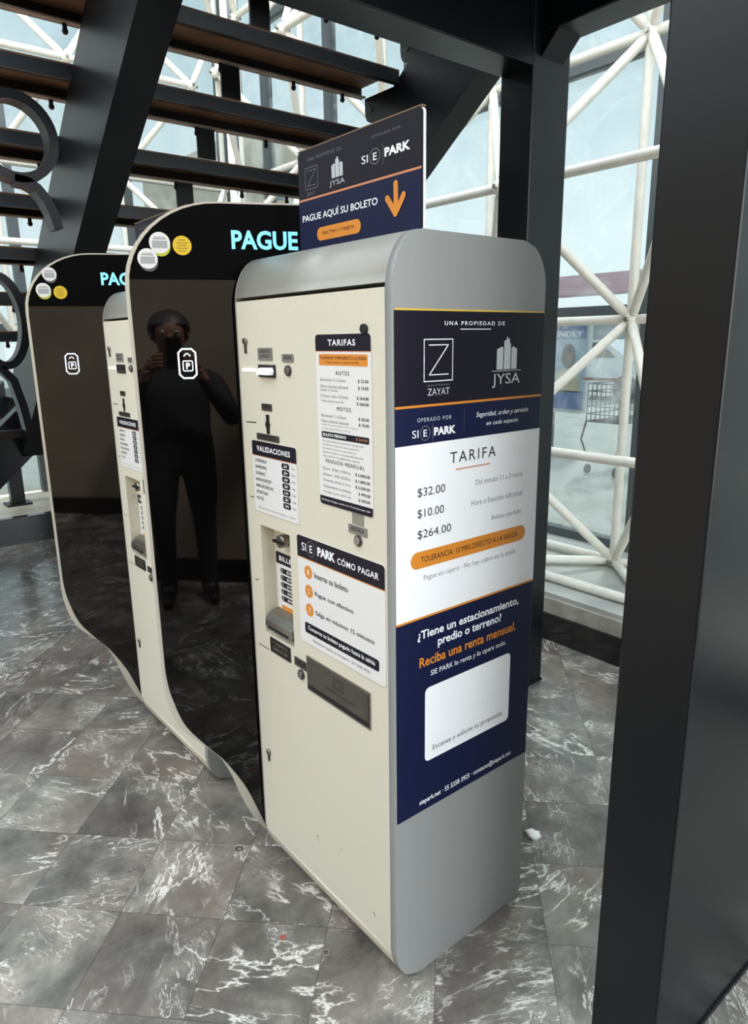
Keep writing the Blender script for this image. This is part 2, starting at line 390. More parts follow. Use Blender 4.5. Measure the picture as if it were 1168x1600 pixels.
def grid_frame(fn, I, J, low, base=.26):
    """fn(i, depth, z) -> point. back nodes depth 0, front nodes depth 1"""
    B = {}; Fn = {}; links = []
    zb = lambda j: base+1.245*j
    zf = lambda j: base+.625+1.245*j
    for i in I:
        for j in range(J): B[i, j] = fn(i, 0, zb(j))
    for i in I:
        for j in range(J-1): Fn[i, j] = fn(i+.5, 1, zf(j))
    if low:
        for i in I: Fn[i, -1] = fn(i+.5, 1, low)
    for (i, j), p in B.items():
        for k in ((i+1, j), (i, j+1)):
            if k in B: links.append((p, B[k]))
        for k in ((i, j), (i-1, j), (i, j-1), (i-1, j-1)):
            if k in Fn: links.append((p, Fn[k]))
    for (i, j), p in Fn.items():
        if (i+1, j) in Fn: links.append((p, Fn[i+1, j]))
    return list(B.values()), list(Fn.values()), links
B, Fn, L_ = grid_frame(lambda i, d, z: Vector((-1.0+.94*i, 2.40-.45*d, z)), range(-4, 4), 5, .255)
space_frame('space_frame', B, Fn, L_, (-1.0, 2.2, .228), 'white tubular space frame against the glass wall behind the nearest kiosk')
B, Fn, L_ = grid_frame(lambda i, d, z: Vector((-5.1+.45*d, 1.45-.94*i, z)), range(-1, 5), 4, None, 1.505)
space_frame('space_frame', B, Fn, L_, (-4.9, 0, .2), 'white tubular space frame at far left glass wall seen between the stair treads')

# ------------------------------------------------------------------ steel columns and staircase
def column(x0, x1, y0, y1, z1, label):
    r = thing('steel_column', ((x0+x1)/2, (y0+y1)/2, 0), label, 'column')
    b = MB().box(x0, x1, y0, y1, 0, z1, STEEL, bevel=.004); b.done('shaft', r, r.location)
    b = MB().box(x0-.004, x1+.004, y0-.004, y1+.004, 0, .012, STEELD); b.done('base_plate', r, r.location)
    return r
column(-.852, -.713, 1.232, 1.43, 2.66, 'charcoal steel column standing behind the nearest kiosk')
column(.342, .476, .238, .70, 2.40, 'large charcoal steel column at the right edge, closest to the viewer')

ST = thing('staircase', (-4.0, .7, 0), 'dark steel open-riser staircase descending to the left above the payment kiosks', 'staircase')
so = ST.location
def part(b, name): return b.done(name, ST, so)
zb = lambda x: 3.13+.72*x
def stringer(y0, y1, xa, xb):
    pts = [Vector((xa, y0, zb(xa))), Vector((xb, y0, zb(xb))), Vector((xb, y0, zb(xb)+.42)), Vector((xa, y0, zb(xa)+.42))]
    part(MB().prism(pts, (0, y1-y0, 0), STEEL), 'stringer')
stringer(.053, .172, -.852, -3.2)
stringer(1.312, 1.43, -.852, -3.2)
# landing beams and deck
part(MB().box(-.852, -.713, -.7, 1.232, 2.30, 2.66, STEEL, bevel=.004), 'landing_beam')
part(MB().box(-.715, 1.6, 1.26, 1.40, 2.40, 2.66, STEEL, bevel=.004), 'landing_beam')
part(MB().box(-.715, 1.6, .265, .415, 2.40, 2.66, STEEL, bevel=.004), 'landing_beam')
part(MB().box(-.82, .5, -.5, 1.43, 2.66, 2.70, STEELD), 'landing_deck')
part(MB().prism([Vector((-.715, 1.27, 2.405)), Vector((-.64, 1.27, 2.405)), Vector((-.715, 1.27, 2.33))], (0, .12, 0), STEEL), 'gusset_plate')
NT = 8
RUST = mat('rusty_tread_underside', '6a4d38', .7, noise=.35, nscale=7); STEELT = mat('tread_edge_paint', '20262b', .38, spec=.4, noise=.2, nscale=12); LIP = mat('pale_tread_lip', '7d7468', .55, noise=.3, nscale=20)
for k in range(NT):
    x = -1.5-.24*k; z = 2.63-.17*k; y0, y1 = -.17, 1.312; w = .26; h = .05
    b = MB(); t = .006
    b.box(x, x+w, y0, y1, z+h-t, z+h, RUST)
    b.box(x, x+t, y0, y1, z, z+h-t, TREADM); b.box(x+w-t, x+w, y0, y1, z, z+h-t, STEELT)
    b.box(x+t, x+.035, y0, y1, z, z+t, LIP)  # lip in a paler colour than the flanges
    b.box(x+w-.03, x+w-t, y0, y1, z, z+t, TREADM)
    for yb in (.05, .38, .62, .95, 1.2):
        b.tube((x+.012, yb, z+.002), (x+.012, yb, z-.022), .008, STEELD, 8); b.ball((x+.012, yb, z-.022), .011, STEELD, 8)
    part(b, 'tread')
    # ear bracket carrying the tread on the far stringer, and one on the near stringer
    for yy in (1.318, .11):
        c = Vector((x+.13, yy, z-.03)); pts = [c+Vector((.075*math.cos(a*PI/8), 0, .06*math.sin(a*PI/8))) for a in range(8, 17)]
        pts = [Vector((x+.02, yy, z)), Vector((x+.02, yy, z-.05))] + [Vector((x+.02+.03*(1-math.cos(a)), yy, z-.05-.05*math.sin(a))) for a in (.5, 1.0, 1.5)] + [Vector((x+.24, yy, z-.17)), Vector((x+.24, yy, z))]
        bb = MB().prism(pts, (0, .012, 0), STEELD); bb.tube((x+.06, yy-.004, z-.05), (x+.06, yy+.016, z-.05), .014, DARK, 10)
        part(bb, 'tread_bracket')
    if k < NT-1:
        ym = .66
        part(MB().box(x+.004, x+.014, ym-.04, ym+.04, z-.115, z+.012, STEELD), 'hanger_plate')
# scroll ornaments on the near stringer
def scroll(pts, x, name='scroll_ornament', w=.07, t=.03):
    """flat bar bent in the YZ plane, standing at x"""
    b = MB(); n = len(pts); P = [Vector((0, p[0], p[1])) for p in pts]; rows = []
    for i, p in enumerate(P):
        d = (P[min(i+1, n-1)]-P[max(i-1, 0)]).normalized(); q = Vector((0, -d.z, d.y))*t/2
        rows.append([b.b.verts.new(v) for v in (p-q+Vector((x,0,0)), p+q+Vector((x,0,0)), p+q+Vector((x+w,0,0)), p-q+Vector((x+w,0,0)))])
    for A, Bv in zip(rows, rows[1:]):
        for i in range(4): b.b.faces.new((A[i], A[(i+1)%4], Bv[(i+1)%4], Bv[i])).material_index = b.mi(STEEL)
    b.b.faces.new(rows[0][::-1]); b.b.faces.new(rows[-1]); part(b, name)
def ringpts(cx, cz, rx, rz, a0, a1, n=40):
    return [(cx+rx*math.cos(math.radians(a0+(a1-a0)*i/n)), cz+rz*math.sin(math.radians(a0+(a1-a0)*i/n))) for i in range(n+1)]
scroll(ringpts(-.169, 2.070, .118, .122, -160, 199), -1.712)
scroll([(-.185, 1.942), (-.147, 1.938), (-.119, 1.922), (-.095, 1.892), (-.078, 1.850), (-.066, 1.80)], -1.712)
scroll(ringpts(-.170, 1.515, .085, .172, -160, 160), -2.24)
scroll([(-.196, 1.335), (-.155, 1.285), (-.132, 1.18), (-.12, 1.08)], -2.24)
# lower landing and first flight, turning towards the front
part(MB().box(-5.05, -3.2, .19, 1.45, 1.06, 1.10, STEELD), 'lower_landing')
part(MB().box(-5.05, -4.93, .19, 1.45, .88, 1.06, STEEL), 'lower_landing_beam')
part(MB().box(-3.32, -3.2, .19, 1.45, .88, 1.06, STEEL), 'lower_landing_beam')
def flight1(x0, x1):
    z0 = lambda y: .73+.89*y
    pts = [Vector((x0, y, z0(y)+d)) for y, d in ((-.80, 0), (.19, 0), (.19, .30), (-.80, .30))]
    part(MB().prism(pts, (x1-x0, 0, 0), STEEL), 'lower_stringer')
flight1(-3.3, -3.2); flight1(-4.18, -4.08)
for k in range(5):
    y = .08-.2*k; z = .98-.178*k
    part(MB().box(-4.25, -3.12, y-.2, y+.03, z-.04, z, TREADM), 'tread')
part(MB().box(-5.02, -4.94, .30, .40, .2, .89, STEEL).box(-5.06, -4.9, .26, .44, .2, .215, STEELD), 'support_leg')
part(MB().box(-4.2, -4.12, 1.3, 1.38, 0, .89, STEEL), 'support_leg')
part(MB().box(-3.3, -3.22, 1.3, 1.38, 0, .89, STEEL), 'support_leg')

# ------------------------------------------------------------------ payment kiosks
KC = Vector((-.2825, .21, 0))
K1 = thing('payment_kiosk', KC, 'nearest parking pay kiosk, cream front, grey side poster with tariffs', 'payment machine', 'parking payment kiosks under the stairs')
def kp(b, name, parent=None, label=None):
    o = b.done(name, parent or K1, KC if parent is None else KC)
    if label: o['label'] = label
    return o
def prof():
    pts = []
    def arc(cy, cz, ry, rz, a0, a1, n=10):
        for i in range(n+1):
            a = math.radians(a0+(a1-a0)*i/n); pts.append((cy+ry*math.cos(a), cz+rz*math.sin(a)))
    arc(.072, 1.505, .072, .108, 180, 90); arc(.35, 1.525, .075, .088, 90, 0)
    arc(.40, .03, .025, .03, 0, -90, 5); arc(.07, .105, .07, .105, 270, 180)
    return pts
PR = prof()
def panel_side(x0, x1, M, grow=0.0):
    b = MB(); b.prism([Vector((x0, y, z)) for y, z in PR], (x1-x0, 0, 0), M)
    e = [e for e in b.b.edges if abs(e.verts[0].co.x-x1) < 1e-6 and abs(e.verts[1].co.x-x1) < 1e-6]
    bmesh.ops.bevel(b.b, geom=e, offset=.003, segments=2, affect='EDGES')
    for f in b.b.faces: f.smooth = len(f.verts) < 6
    return b
kp(panel_side(-.019, 0.0, SIDE), 'side_panel', None, 'grey right side panel')
kp(MB().prism([Vector((-.569, y, z)) for y, z in PR], (.004, 0, 0), CAPM), 'side_panel', None, 'pale left side panel')
# body: rounded shell with the door recess cut back, plus cap
XL, XR = -.565, -.019
bodyp = [(y, z) for y, z in PR if z < .0935] ; backp = [(y, z) for y, z in PR if y > .3 and z > .0]
shell = [(.085, .086)] + [(.085, 1.53)] + [(.40, 1.53)] + [(.4, .086)]
b = MB().prism([Vector((XL, y, z)) for y, z in shell], (XR-XL, 0, 0), CREAM)
kp(b, 'cabinet_body')
capp = [(.0003, 1.5215)] + [(y, z) for y, z in PR if z > 1.5215] + [(.425, 1.5215)]
b = MB().prism([Vector((XL, y, z)) for y, z in capp], (XR-XL, 0, 0), CAPM, smooth=False)
for f in b.b.faces: f.smooth = len(f.verts) == 4 and abs(f.calc_center_median().z-1.5215) > 1e-4
kp(b, 'rounded_cap')
kick = [(.0005, .086)] + sorted([(y, z) for y, z in PR if z < .086 and y < .2], key=lambda p: -p[1]) + [(.40, 0.0), (.425, .086)]
b = MB().prism([Vector((XL, y, z)) for y, z in kick], (XR-XL, 0, 0), CREAM)
for f in b.b.faces: f.smooth = len(f.verts) == 4
kp(b, 'rounded_plinth')
b = MB().box(XL, XR, .40, .425, .03, 1.53, CAPM); kp(b, 'back_panel')
# front door with the banknote recess
rx0, rx1, rz0, rz1 = -.505, -.3715, .701, .985; Z0, Z1 = .092, 1.5135; D = .085
b = MB()
b.box(-.564, rx0, 0, D, Z0, Z1, CREAM); b.box(rx1, -.0195, 0, D, Z0, Z1, CREAM); b.box(rx0, rx1, 0, D, Z0, rz0, CREAM); b.box(rx0, rx1, 0, D, rz1, Z1, CREAM)
b.box(rx0, rx1, .037, D, rz0, rz1, CREAM)
door = kp(b, 'front_door')
FR = lambda: Print((0, -.0004, 0), (1, 0, 0), (0, 0, 1), (0, -1, 0))
# thin dark seam dashes, scratches
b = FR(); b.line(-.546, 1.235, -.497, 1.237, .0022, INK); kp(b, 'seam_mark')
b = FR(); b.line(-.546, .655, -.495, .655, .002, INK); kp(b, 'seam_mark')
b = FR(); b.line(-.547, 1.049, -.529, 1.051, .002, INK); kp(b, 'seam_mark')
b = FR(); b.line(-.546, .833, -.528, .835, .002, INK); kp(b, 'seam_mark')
b = FR()
for x, z, w, h, M in ((-.30, .215, .005, .013, CHIP), (-.296, .197, .003, .006, CHIP), (-.077, .147, .008, .009, BLUECHIP), (-.45, .26, .003, .004, CHIP), (-.2, .24, .003, .005, CHIP)):
    b.shape([(x-w/2, z+h/2), (x+w*.2, z+h*.3), (x+w/2, z-h/2), (x, z-h*.2)], M)
kp(b, 'scuff_marks')
# locks
def lock(x, z):
    b = MB(); b.tube((x, 0, z+.012), (x, -.006, z+.012), .0075, METAL, 16); b.box(x-.0022, x+.0022, -.005, 0, z-.016, z+.010, DMETAL)
    o = kp(b, 'key_lock'); b = MB().box(x-.001, x+.001, -.0066, -.006, z+.007, z+.017, DARK); kp(b, 'keyhole', o)
lock(-.526, 1.412); lock(-.523, .334)
# ticket mouth
def plate(x0, x1, z0, z1, M, name, txt=None, tm=None, t=.0016, rows=1):
    b = FR(); b.slab(x0, x1, z0, z1, M, t, .002); b.O += Vector((0, -t, 0))
    if txt:
        h = (z1-z0)
        for i, s in enumerate(txt):
            a = z1-h*(.15+.72*i/len(txt)); c = a-h*.72/len(txt)*.72
            b.text(s, x0+(x1-x0)*.14, x1-(x1-x0)*.14, c, a, tm or INK, 1)
    return kp(b, name)
plate(-.471, -.409, 1.381, 1.409, LABELM, 'engraved_label', ['INSERTE', 'SU BOLETO'])
b = MB(); b.box(-.470, -.398, -.004, 0, 1.344, 1.372, DARK, bevel=.001); b.box(-.455, -.40, -.006, -.002, 1.349, 1.351, METAL)
tk = kp(b, 'ticket_slot')
b = MB(); b.prism([Vector((-.458, -.0045, 1.350)), Vector((-.404, -.0045, 1.350)), Vector((-.400, -.0045, 1.358)), Vector((-.404, -.0045, 1.366)), Vector((-.44, -.0045, 1.366)), Vector((-.458, -.0045, 1.361))], (0, -.012, 0), mat('clear_mouth', 'e8eef2', .1, emit=.15))
mouth = kp(b, 'lit_ticket_mouth', tk)
b = FR(); b.slab(-.548, -.488, 1.355, 1.362, SLOTLIT, .002, .003); kp(b, 'light_bar')
plate(-.368, -.323, 1.379, 1.396, LABELM, 'engraved_label', ['CANCELAR'])
def button(x, z, r, M=METAL):
    b = MB(); b.tube((x, 0, z), (x, -.004, z), r, DMETAL, 20); b.tube((x, -.004, z), (x, -.007, z), r*.75, M, 20); return kp(b, 'push_button')
button(-.345, 1.361, .0115); button(-.108, 1.030, .0115, mat('brown_button', '8c8178', .4)); button(-.343, .644, .0125)
b = MB(); b.tube((-.0765, 0, 1.443), (-.0765, -.006, 1.443), .009, DARK, 20); kp(b, 'black_grommet')
plate(-.466, -.422, 1.268, 1.284, DMETAL, 'engraved_label', ['MONEDAS'])
b = MB(); b.box(-.449, -.437, -.002, .0, 1.215, 1.259, DARK); b.tube((-.443, 0, 1.236), (-.443, -.003, 1.236), .009, DARK, 12); kp(b, 'coin_slot')
plate(-.496, -.397, 1.198, 1.213, DMETAL, 'engraved_label', ['NO DOBLE SU BOLETO'])
plate(-.140, -.079, 1.042, 1.060, LABELM, 'engraved_label', ['ASISTENCIA'])
b = FR()
for i in range(9):
    for j in range(9): b.disc(-.126+.0044*i, 1.063+.003*j, .0014, DARK, 1, seg=6)
kp(b, 'speaker_grille')
plate(-.484, -.389, .656, .695, mat('black_notice', '24221f', .3), 'notice_label', ['CAJERO', 'CERRADO 24H'], LABELM)
plate(-.371, -.314, .660, .682, DMETAL, 'engraved_label', ['CANCELAR'])
# change tray
b = MB(); b.box(-.316, -.077, -.003, .0, .617, .704, METAL); tray = kp(b, 'change_tray')
b = MB(); b.box(-.310, -.081, -.005, -.003, .634, .700, TRAYM); fl = kp(b, 'tray_flap', tray)
b = MB(); b.box(-.310, -.081, -.0045, -.003, .622, .633, DARK); kp(b, 'tray_gap', tray)
b = Print((0, -.0052, 0), (1,0,0), (0,0,1), (0,-1,0)); b.outline([(-.207,.664),(-.167,.664),(-.167,.692),(-.207,.692)], .004, DMETAL); b.shape([(-.197,.686),(-.177,.686),(-.177,.670),(-.199,.670),(-.199,.673),(-.181,.673),(-.181,.683),(-.197,.683)], DMETAL)
b.text('RETIRE SU CAMBIO', -.238, -.124, .652, .657, DMETAL, 1); kp(b, 'flap_marking', fl)
# banknote recess contents
b = Print((0, .0366, 0), (1,0,0), (0,0,1), (0,-1,0)); b.slab(-.498, -.374, .752, .913, PAPER, .001, .006); b.O += Vector((0, -.001, 0))
b.rect(-.498, -.374, .882, .913, NAVYD, 1, .006, (1,1,0,0)); b.text('BILLETES', -.482, -.386, .891, .904, WHITE, 2, .02, 1.15)
for i in range(5):
    z = .866-.0185*i; b.rect(-.480, -.385, z-.007, z+.007, NAVYD, 1, .007); b.ring(-.472, z, .0045, .001, PAPER, 2); b.text(['$20','$50','$100','$200','$500'][i], -.45, -.425, z-.004, z+.004, PAPER, 2, .02)
b.rect(-.480, -.385, .759, .774, ORANGE, 1, .006); kp(b, 'banknote_plate')
b = MB(); pts = [Vector((0, .037, .775)), Vector((0, .012, .768)), Vector((0, -.004, .752)), Vector((0, -.006, .735)), Vector((0, .006, .722)), Vector((0, .037, .720))]
pts = [p+Vector((-.497, 0, -.012)) for p in pts]; b.prism(pts, (.122, 0, 0), METAL); nt_ = kp(b, 'banknote_feeder')
b = MB().box(-.480, -.39, -.008, -.003, .722, .727, DARK); kp(b, 'feeder_mouth', nt_)
b = MB(); b.tube((-.44, .037, .952), (-.44, .012, .952), .016, METAL, 16); b.box(-.462, -.418, .006, .012, .949, .955, DARK); kp(b, 'recess_knob')
# tariff plate
b = FR(); b.slab(-.237, -.058, 1.087, 1.435, PAPER, .0014, .008); b.O += Vector((0, -.0014, 0))
b.rect(-.237, -.058, 1.403, 1.435, NAVYD, 1, .008, (1,1,0,0)); b.rect(-.237, -.058, 1.4015, 1.403, SALMON, 1); b.text('TARIFAS', -.193, -.104, 1.413, 1.425, WHITE, 2, .02, 1.15)
b.rect(-.226, -.068, 1.375, 1.397, ORANGE, 1, .003); b.text('TOLERANCIA: 10 MIN DIRECTO A LA SALIDA', -.222, -.072, 1.387, 1.393, INK, 2); b.text('Pague en cajero y no espere en la salida', -.2, -.094, 1.379, 1.383, INK, 2)
def row(l, r, z, h=.0062, rx=-.066, M=GREYINK):
    if l: b.text(l, -.223, -.223+min(.095, .0037*len(l)), z-h*.5, z+h*.5, M, 2)
    if r: b.text(r, rx-.0046*len(r), rx, z-h*.55, z+h*.55, INK, 2, .008)
b.text('AUTOS', -.17, -.125, 1.357, 1.365, INK, 2, 0, 1.3)
for l, r, z in (('Del minuto 11 a 2 horas', '$ 32.00', 1.347), ('Hora o fracción adicional', '$ 10.00', 1.334), ('(hasta 12 horas)', None, 1.326), ('12 horas 1 min a 24 horas', '$ 264.00', 1.315), ('Tarifa máxima por día', '$ 264.00', 1.304)): row(l, r, z)
b.text('MOTOS', -.168, -.122, 1.287, 1.295, INK, 2, 0, 1.3)
for l, r, z in (('Del minuto 11 a 2 horas', '$ 20.00', 1.275), ('Hora o fracción adicional', '$ 10.00', 1.264)): row(l, r, z)
for i in range(2): b.text(['Aplica únicamente presentando su ingreso', 'al área asignada para motos'][i], -.222, [-.10, -.125][i], 1.254-.0075*i, 1.258-.0075*i, GREYINK, 2)
b.rect(-.224, -.067, 1.229, 1.242, NAVYD, 1, .003); b.text('BOLETO PERDIDO', -.219, -.14, 1.2325, 1.2385, WHITE, 2, .015); b.text('$ 264.00', -.107, -.071, 1.2325, 1.2385, SALMON, 2)
for i, s in enumerate(('Por extravío presente ID, tarjeta de', 'circulación y firme la carta responsiva', 'del vehículo. El costo no incluye las horas', 'generadas ni la penalización', 'que marque el reglamento vigente')):
    b.text(s, -.222, -.085-.012*(i%3), 1.220-.0078*i, 1.225-.0078*i, GREYINK, 2)
b.text('PENSIÓN MENSUAL', -.212, -.082, 1.177, 1.187, INK, 2, 0, 1.25)
for i, (l, r) in enumerate((('Diurna · 07:00 a 19:00 hrs', '$ 2,000.00'), ('Nocturna · 19:00 a 07:00 hrs', '$ 1,800.00'), ('Permanente, vehículo de 24 hrs', '$ 2,500.00'), ('Estacionamiento en exclusiva', '$ 490.00'), ('Recargo a partir del 6° día', '$ 200.00'))): row(l, r, 1.165-.0125*i)
b.rect(-.237, -.058, 1.087, 1.105, NAVYD, 1, .008, (0,0,1,1)); b.text('Realizado el pago, cuenta con 15 minutos para salir', -.23, -.065, 1.094, 1.099, WHITE, 2)
kp(b, 'tariff_plate')
# validation plate
b = FR(); b.slab(-.521, -.326, 1.020, 1.194, PAPER, .0014, .006); b.O += Vector((0, -.0014, 0))
b.rect(-.521, -.326, 1.159, 1.194, NAVYD, 1, .006, (1,1,0,0)); b.rect(-.521, -.326, 1.1575, 1.159, SALMON, 1); b.text('VALIDACIONES', -.498, -.351, 1.170, 1.183, WHITE, 2, .02, 1.15)
for i, s in enumerate(('CHEDRAUI', 'SANBORNS', 'SODIMAC', 'INNOVASPORT', 'MINI BODEGAS', 'SPORTIUM', 'MOTOS')):
    z = 1.147-.0155*i; b.text(s, -.510, -.510+.0066*len(s), z-.004, z+.004, INK, 2)
    b.rect(-.389, -.357, z-.0066, z+.0066, NAVYD, 1, .005); b.text(['2H', '3H', '2H', '2H', '1H', '2H', '1H'][i], -.38, -.366, z-.003, z+.003, WHITE, 2, .02); b.text('/ hrs', -.350, -.334, z-.004, z+.003, GREYINK, 2)
b.text('Sello válido por ticket, al pagar en cajero', -.505, -.34, 1.028, 1.033, GREYINK, 2)
kp(b, 'validation_plate')
# how-to-pay plate
b = FR(); b.slab(-.337, -.0245, .737, .997, PAPER, .0014, .008); b.O += Vector((0, -.0014, 0))
b.rect(-.337, -.0245, .9465, .997, NAVYD, 1, .008, (1,1,0,0)); b.rect(-.337, -.0245, .9445, .9465, ORANGE, 1)
b.logo(-.318, -.189, .963, .982, WHITE, FADED); b.text('CÓMO PAGAR', -.181, -.043, .963, .9805, WHITE, 2, .015, 1.1)
for i, s in enumerate(('Inserte su boleto', 'Pague con efectivo', 'Salga en máximo 15 minutos')):
    z = .915-.0455*i; b.disc(-.295, z, .0155, ORANGE, 1); b.text(str(i+1), -.298, -.292, z-.006, z+.006, PAPER, 2, .02)
    b.text(s, -.271, [-.146, -.129, -.060][i], z-.007, z+.0065, INK, 2, .005)
b.rect(-.317, -.045, .764, .790, NAVYD, 1, .006); b.text('Conserve su boleto pagado hasta la salida', -.304, -.058, .771, .784, WHITE, 2, .01)
b.text('Asistencia: botón en el cajero · 55 5358 3925', -.286, -.075, .747, .756, GREYINK, 2)
kp(b, 'instruction_plate')
# side poster
b = Print((.0006, 0, 0), (0, 1, 0), (0, 0, 1), (1, 0, 0)); y0, y1 = .004, .4235
b.rect(y0, y1, .427, 1.4755, NAVY, 1); b.rect(y0, y1, 1.302, 1.4755, NAVYD, 2); b.rect(y0, y1, 1.4735, 1.477, GOLD, 3); b.rect(y0, y1, 1.2995, 1.304, ORANGE, 3)
b.rect(y0, y1, .878, 1.230, WHITE, 2); b.rect(y0, y1, .8755, .880, ORANGE, 3)
b.text('UNA PROPIEDAD DE', .128, .297, 1.448, 1.4555, WHITE, 3, .01, 1.35); b.rect(.170, .256, 1.440, 1.4415, WHITE, 3); b.rect(.2075, .208, 1.345, 1.42, NAVY, 3)
b.zmark(.075, .151, 1.3455, 1.4235, WHITE, .0018, 3); b.text('GRUPO INMOBILIARIO', .083, .143, 1.337, 1.340, FADED, 3); b.text('ZAYAT', .085, .143, 1.320, 1.333, SILVERP, 3)
b.towers(.276, .338, 1.361, 1.426, SILVERP, 3); b.rect(.262, .352, 1.3575, 1.3588, SILVERP, 3); b.text('JYSA', .264, .350, 1.325, 1.353, SILVERP, 3, .0)
b.text('OPERADO POR', .059, .149, 1.272, 1.2795, SILVERP, 3, .005, 1.3); b.logo(.046, .161, 1.243, 1.2575, WHITE, FADED, 3); b.rect(.185, .1855, 1.243, 1.29, FADED, 3)
b.text('Seguridad, orden y servicio', .219, .381, 1.2665, 1.2795, WHITE, 3, 0, 1, .25); b.text('en cada espacio', .250, .349, 1.248, 1.2595, WHITE, 3, 0, 1, .25)
b.text('TARIFA', .147, .281, 1.184, 1.206, INK, 3, 0, 1.25); b.rect(.163, .264, 1.1687, 1.1713, SALMON, 3)
for s, z, w in (('$32.00', 1.128, .134), ('$10.00', 1.086, .131), ('$264.00', 1.044, .152)): b.text(s, .060, w, z-.002, z+.0175, INK, 3, 0)
b.text('Del minuto 11 a 2 horas', .222, .371, 1.130, 1.141, GREYINK, 3); b.text('Hora o fracción adicional', .210, .371, 1.087, 1.099, GREYINK, 3); b.text('Boleto perdido', .274, .371, 1.044, 1.0565, GREYINK, 3)
b.rect(.042, .387, .983, 1.018, ORANGE, 3, .0175); b.text('TOLERANCIA: 10 MIN DIRECTO A LA SALIDA', .069, .362, .9945, 1.0065, INK, 4)
b.text('Pague en cajero · No hay cobro en la salida', .077, .356, .953, .967, GREYINK, 3)
b.text('¿Tiene un estacionamiento,', .061, .374, .826, .8495, WHITE, 3, .022); b.text('predio o terreno?', .118, .316, .798, .8235, WHITE, 3, .022)
b.text('Reciba una renta mensual.', .066, .367, .768, .790, ORANGE, 3, .018); b.text('SIE PARK lo renta y lo opera todo.', .098, .335, .738, .7535, WHITE, 3)
b.rect(.082, .352, .544, .717, WHITE, 3, .012); b.text('Escanee y solicite su propuesta', .105, .328, .561, .5765, INK, 4)
b.text('siepark.net · 55 5358 3925 · contacto@siepark.net', .067, .366, .441, .4575, WHITE, 3, .01)
kp(b, 'tariff_poster')
# glossy black wing panel
PX, PHI = -.6253, 1.1618
pu = Vector((math.cos(PHI), math.sin(PHI), 0)); pn = Vector((math.sin(PHI), -math.cos(PHI), 0)); PO = Vector((PX, 0, 0))
def wing(a, z, d=0): return PO+pu*a+Vector((0, 0, z))+pn*d
def spline(pts, n=6):
    out = []
    P = [Vector(p) for p in pts]
    for i in range(len(P)-1):
        p0, p1, p2, p3 = P[max(i-1, 0)], P[i], P[i+1], P[min(i+2, len(P)-1)]
        for k in range(n):
            t = k/n; out.append(tuple(.5*((2*p1)+(p2-p0)*t+(2*p0-5*p1+4*p2-p3)*t*t+(3*p1-p0-3*p2+p3)*t**3)))
    return out+[tuple(P[-1])]
lowO = spline([(-.222, .60), (-.221, .527), (-.209, .459), (-.184, .395), (-.135, .343), (-.088, .292), (-.058, .225), (-.040, .165), (-.010, .092), (.031, .026), (.065, .004)])
cornO = [(.0-.222*math.sin(t*PI/24), 1.742-.192*(1-math.cos(t*PI/24))) for t in range(0, 13)]
outO = [(.30, 1.746), (.16, 1.7435)] + cornO + lowO + [(.15, .004), (.15, 1.618), (.30, 1.618)]
# twist in the strip under the glass: it leans outward
kp(MB().prism([wing(a, z, -.028) for a, z in outO], pn*.028, FRAME), 'wing_frame')
lowI = spline([(-.2125, .62), (-.211, .56), (-.202, .50), (-.174, .411), (-.122, .337), (-.078, .284), (-.028, .198), (0, .127), (.025, .056), (.04, .022), (.07, .012)])
cornI = [(.0-.2125*math.sin(t*PI/24), 1.7375-.19*(1-math.cos(t*PI/24))) for t in range(0, 13)]
SEAM = 1.567
top = [(.297, 1.7415), (.16, 1.739)] + [c for c in cornI if c[1] > SEAM] + [(-.2105, SEAM), (.149, SEAM), (.149, 1.622), (.297, 1.622)]
low = [(.149, SEAM), (-.2105, SEAM), (-.2125, 1.54)] + lowI + [(.149, .012)]
kp(MB().prism([wing(a, z, 0) for a, z in low], pn*.003, BLACKG), 'wing_glass', None, 'mirror-black glass panel')
hd = kp(MB().prism([wing(a, z, 0) for a, z in top], pn*.003, BLACKH), 'wing_header', None, 'black header band')
def WP(l=0): return Print(PO+pn*.0034, pu, (0, 0, 1), pn)
b = WP(); b.text('PAGUE', .027, .186, 1.637, 1.680, CYAN, 1, .03); kp(b, 'lit_lettering', hd, 'glowing pale blue letters')
b = WP(); x0, x1, z0, z1, c = -.117, -.073, 1.337, 1.410, .010
b.outline([(x0+c, z0), (x1-c, z0), (x1, z0+c), (x1, z1-c), (x1-c, z1), (x0+c, z1), (x0, z1-c), (x0, z0+c)], .004, LIT)
b.line(-.103, 1.391, -.0955, 1.398, .0028, LIT); b.line(-.0945, 1.398, -.087, 1.391, .0028, LIT)
b.outline(b.rr(-.107, -.082, 1.355, 1.381, .004), .0026, LIT); b.text('P', -.099, -.089, 1.3605, 1.3755, LIT, 1, .03)
kp(b, 'lit_parking_icon', None, 'glowing white arrow and letter icon')
STK = []
def sticker(a, z, r, kind):
    b = WP()
    if kind == 'yellow':
        b.disc(a, z, r, YEL, 1)
        for i, w in enumerate((.5, .75, .6, .78, .5)): b.rect(a-r*w*.8, a+r*w*.8, z+r*(.56-.28*i)-.0012, z+r*(.56-.28*i)+.0012, mat('yellow_ink', 'a98a1c', .5), 2)
    else:
        b.disc(a+.002, z-r*.35, r*.92, LIME if kind == 'lime' else SMOKE, 1); b.disc(a, z, r, PAPER, 2)
        b.rect(a-r*.5, a+r*.5, z+r*.5, z+r*.56, GREYINK, 3); b.rect(a-r*.62, a+r*.62, z+r*.32, z+r*.42, GREYINK, 3); b.rect(a-r*.72, a+r*.72, z-r*.5, z+r*.2, STICKG, 3, .002)
    o = kp(b, 'round_sticker'); o['label'] = {'yellow': 'yellow round sticker', 'lime': 'white round sticker over a lime one', 'smoke': 'white round sticker over a dark one'}[kind]
    STK.append(o)
own = []
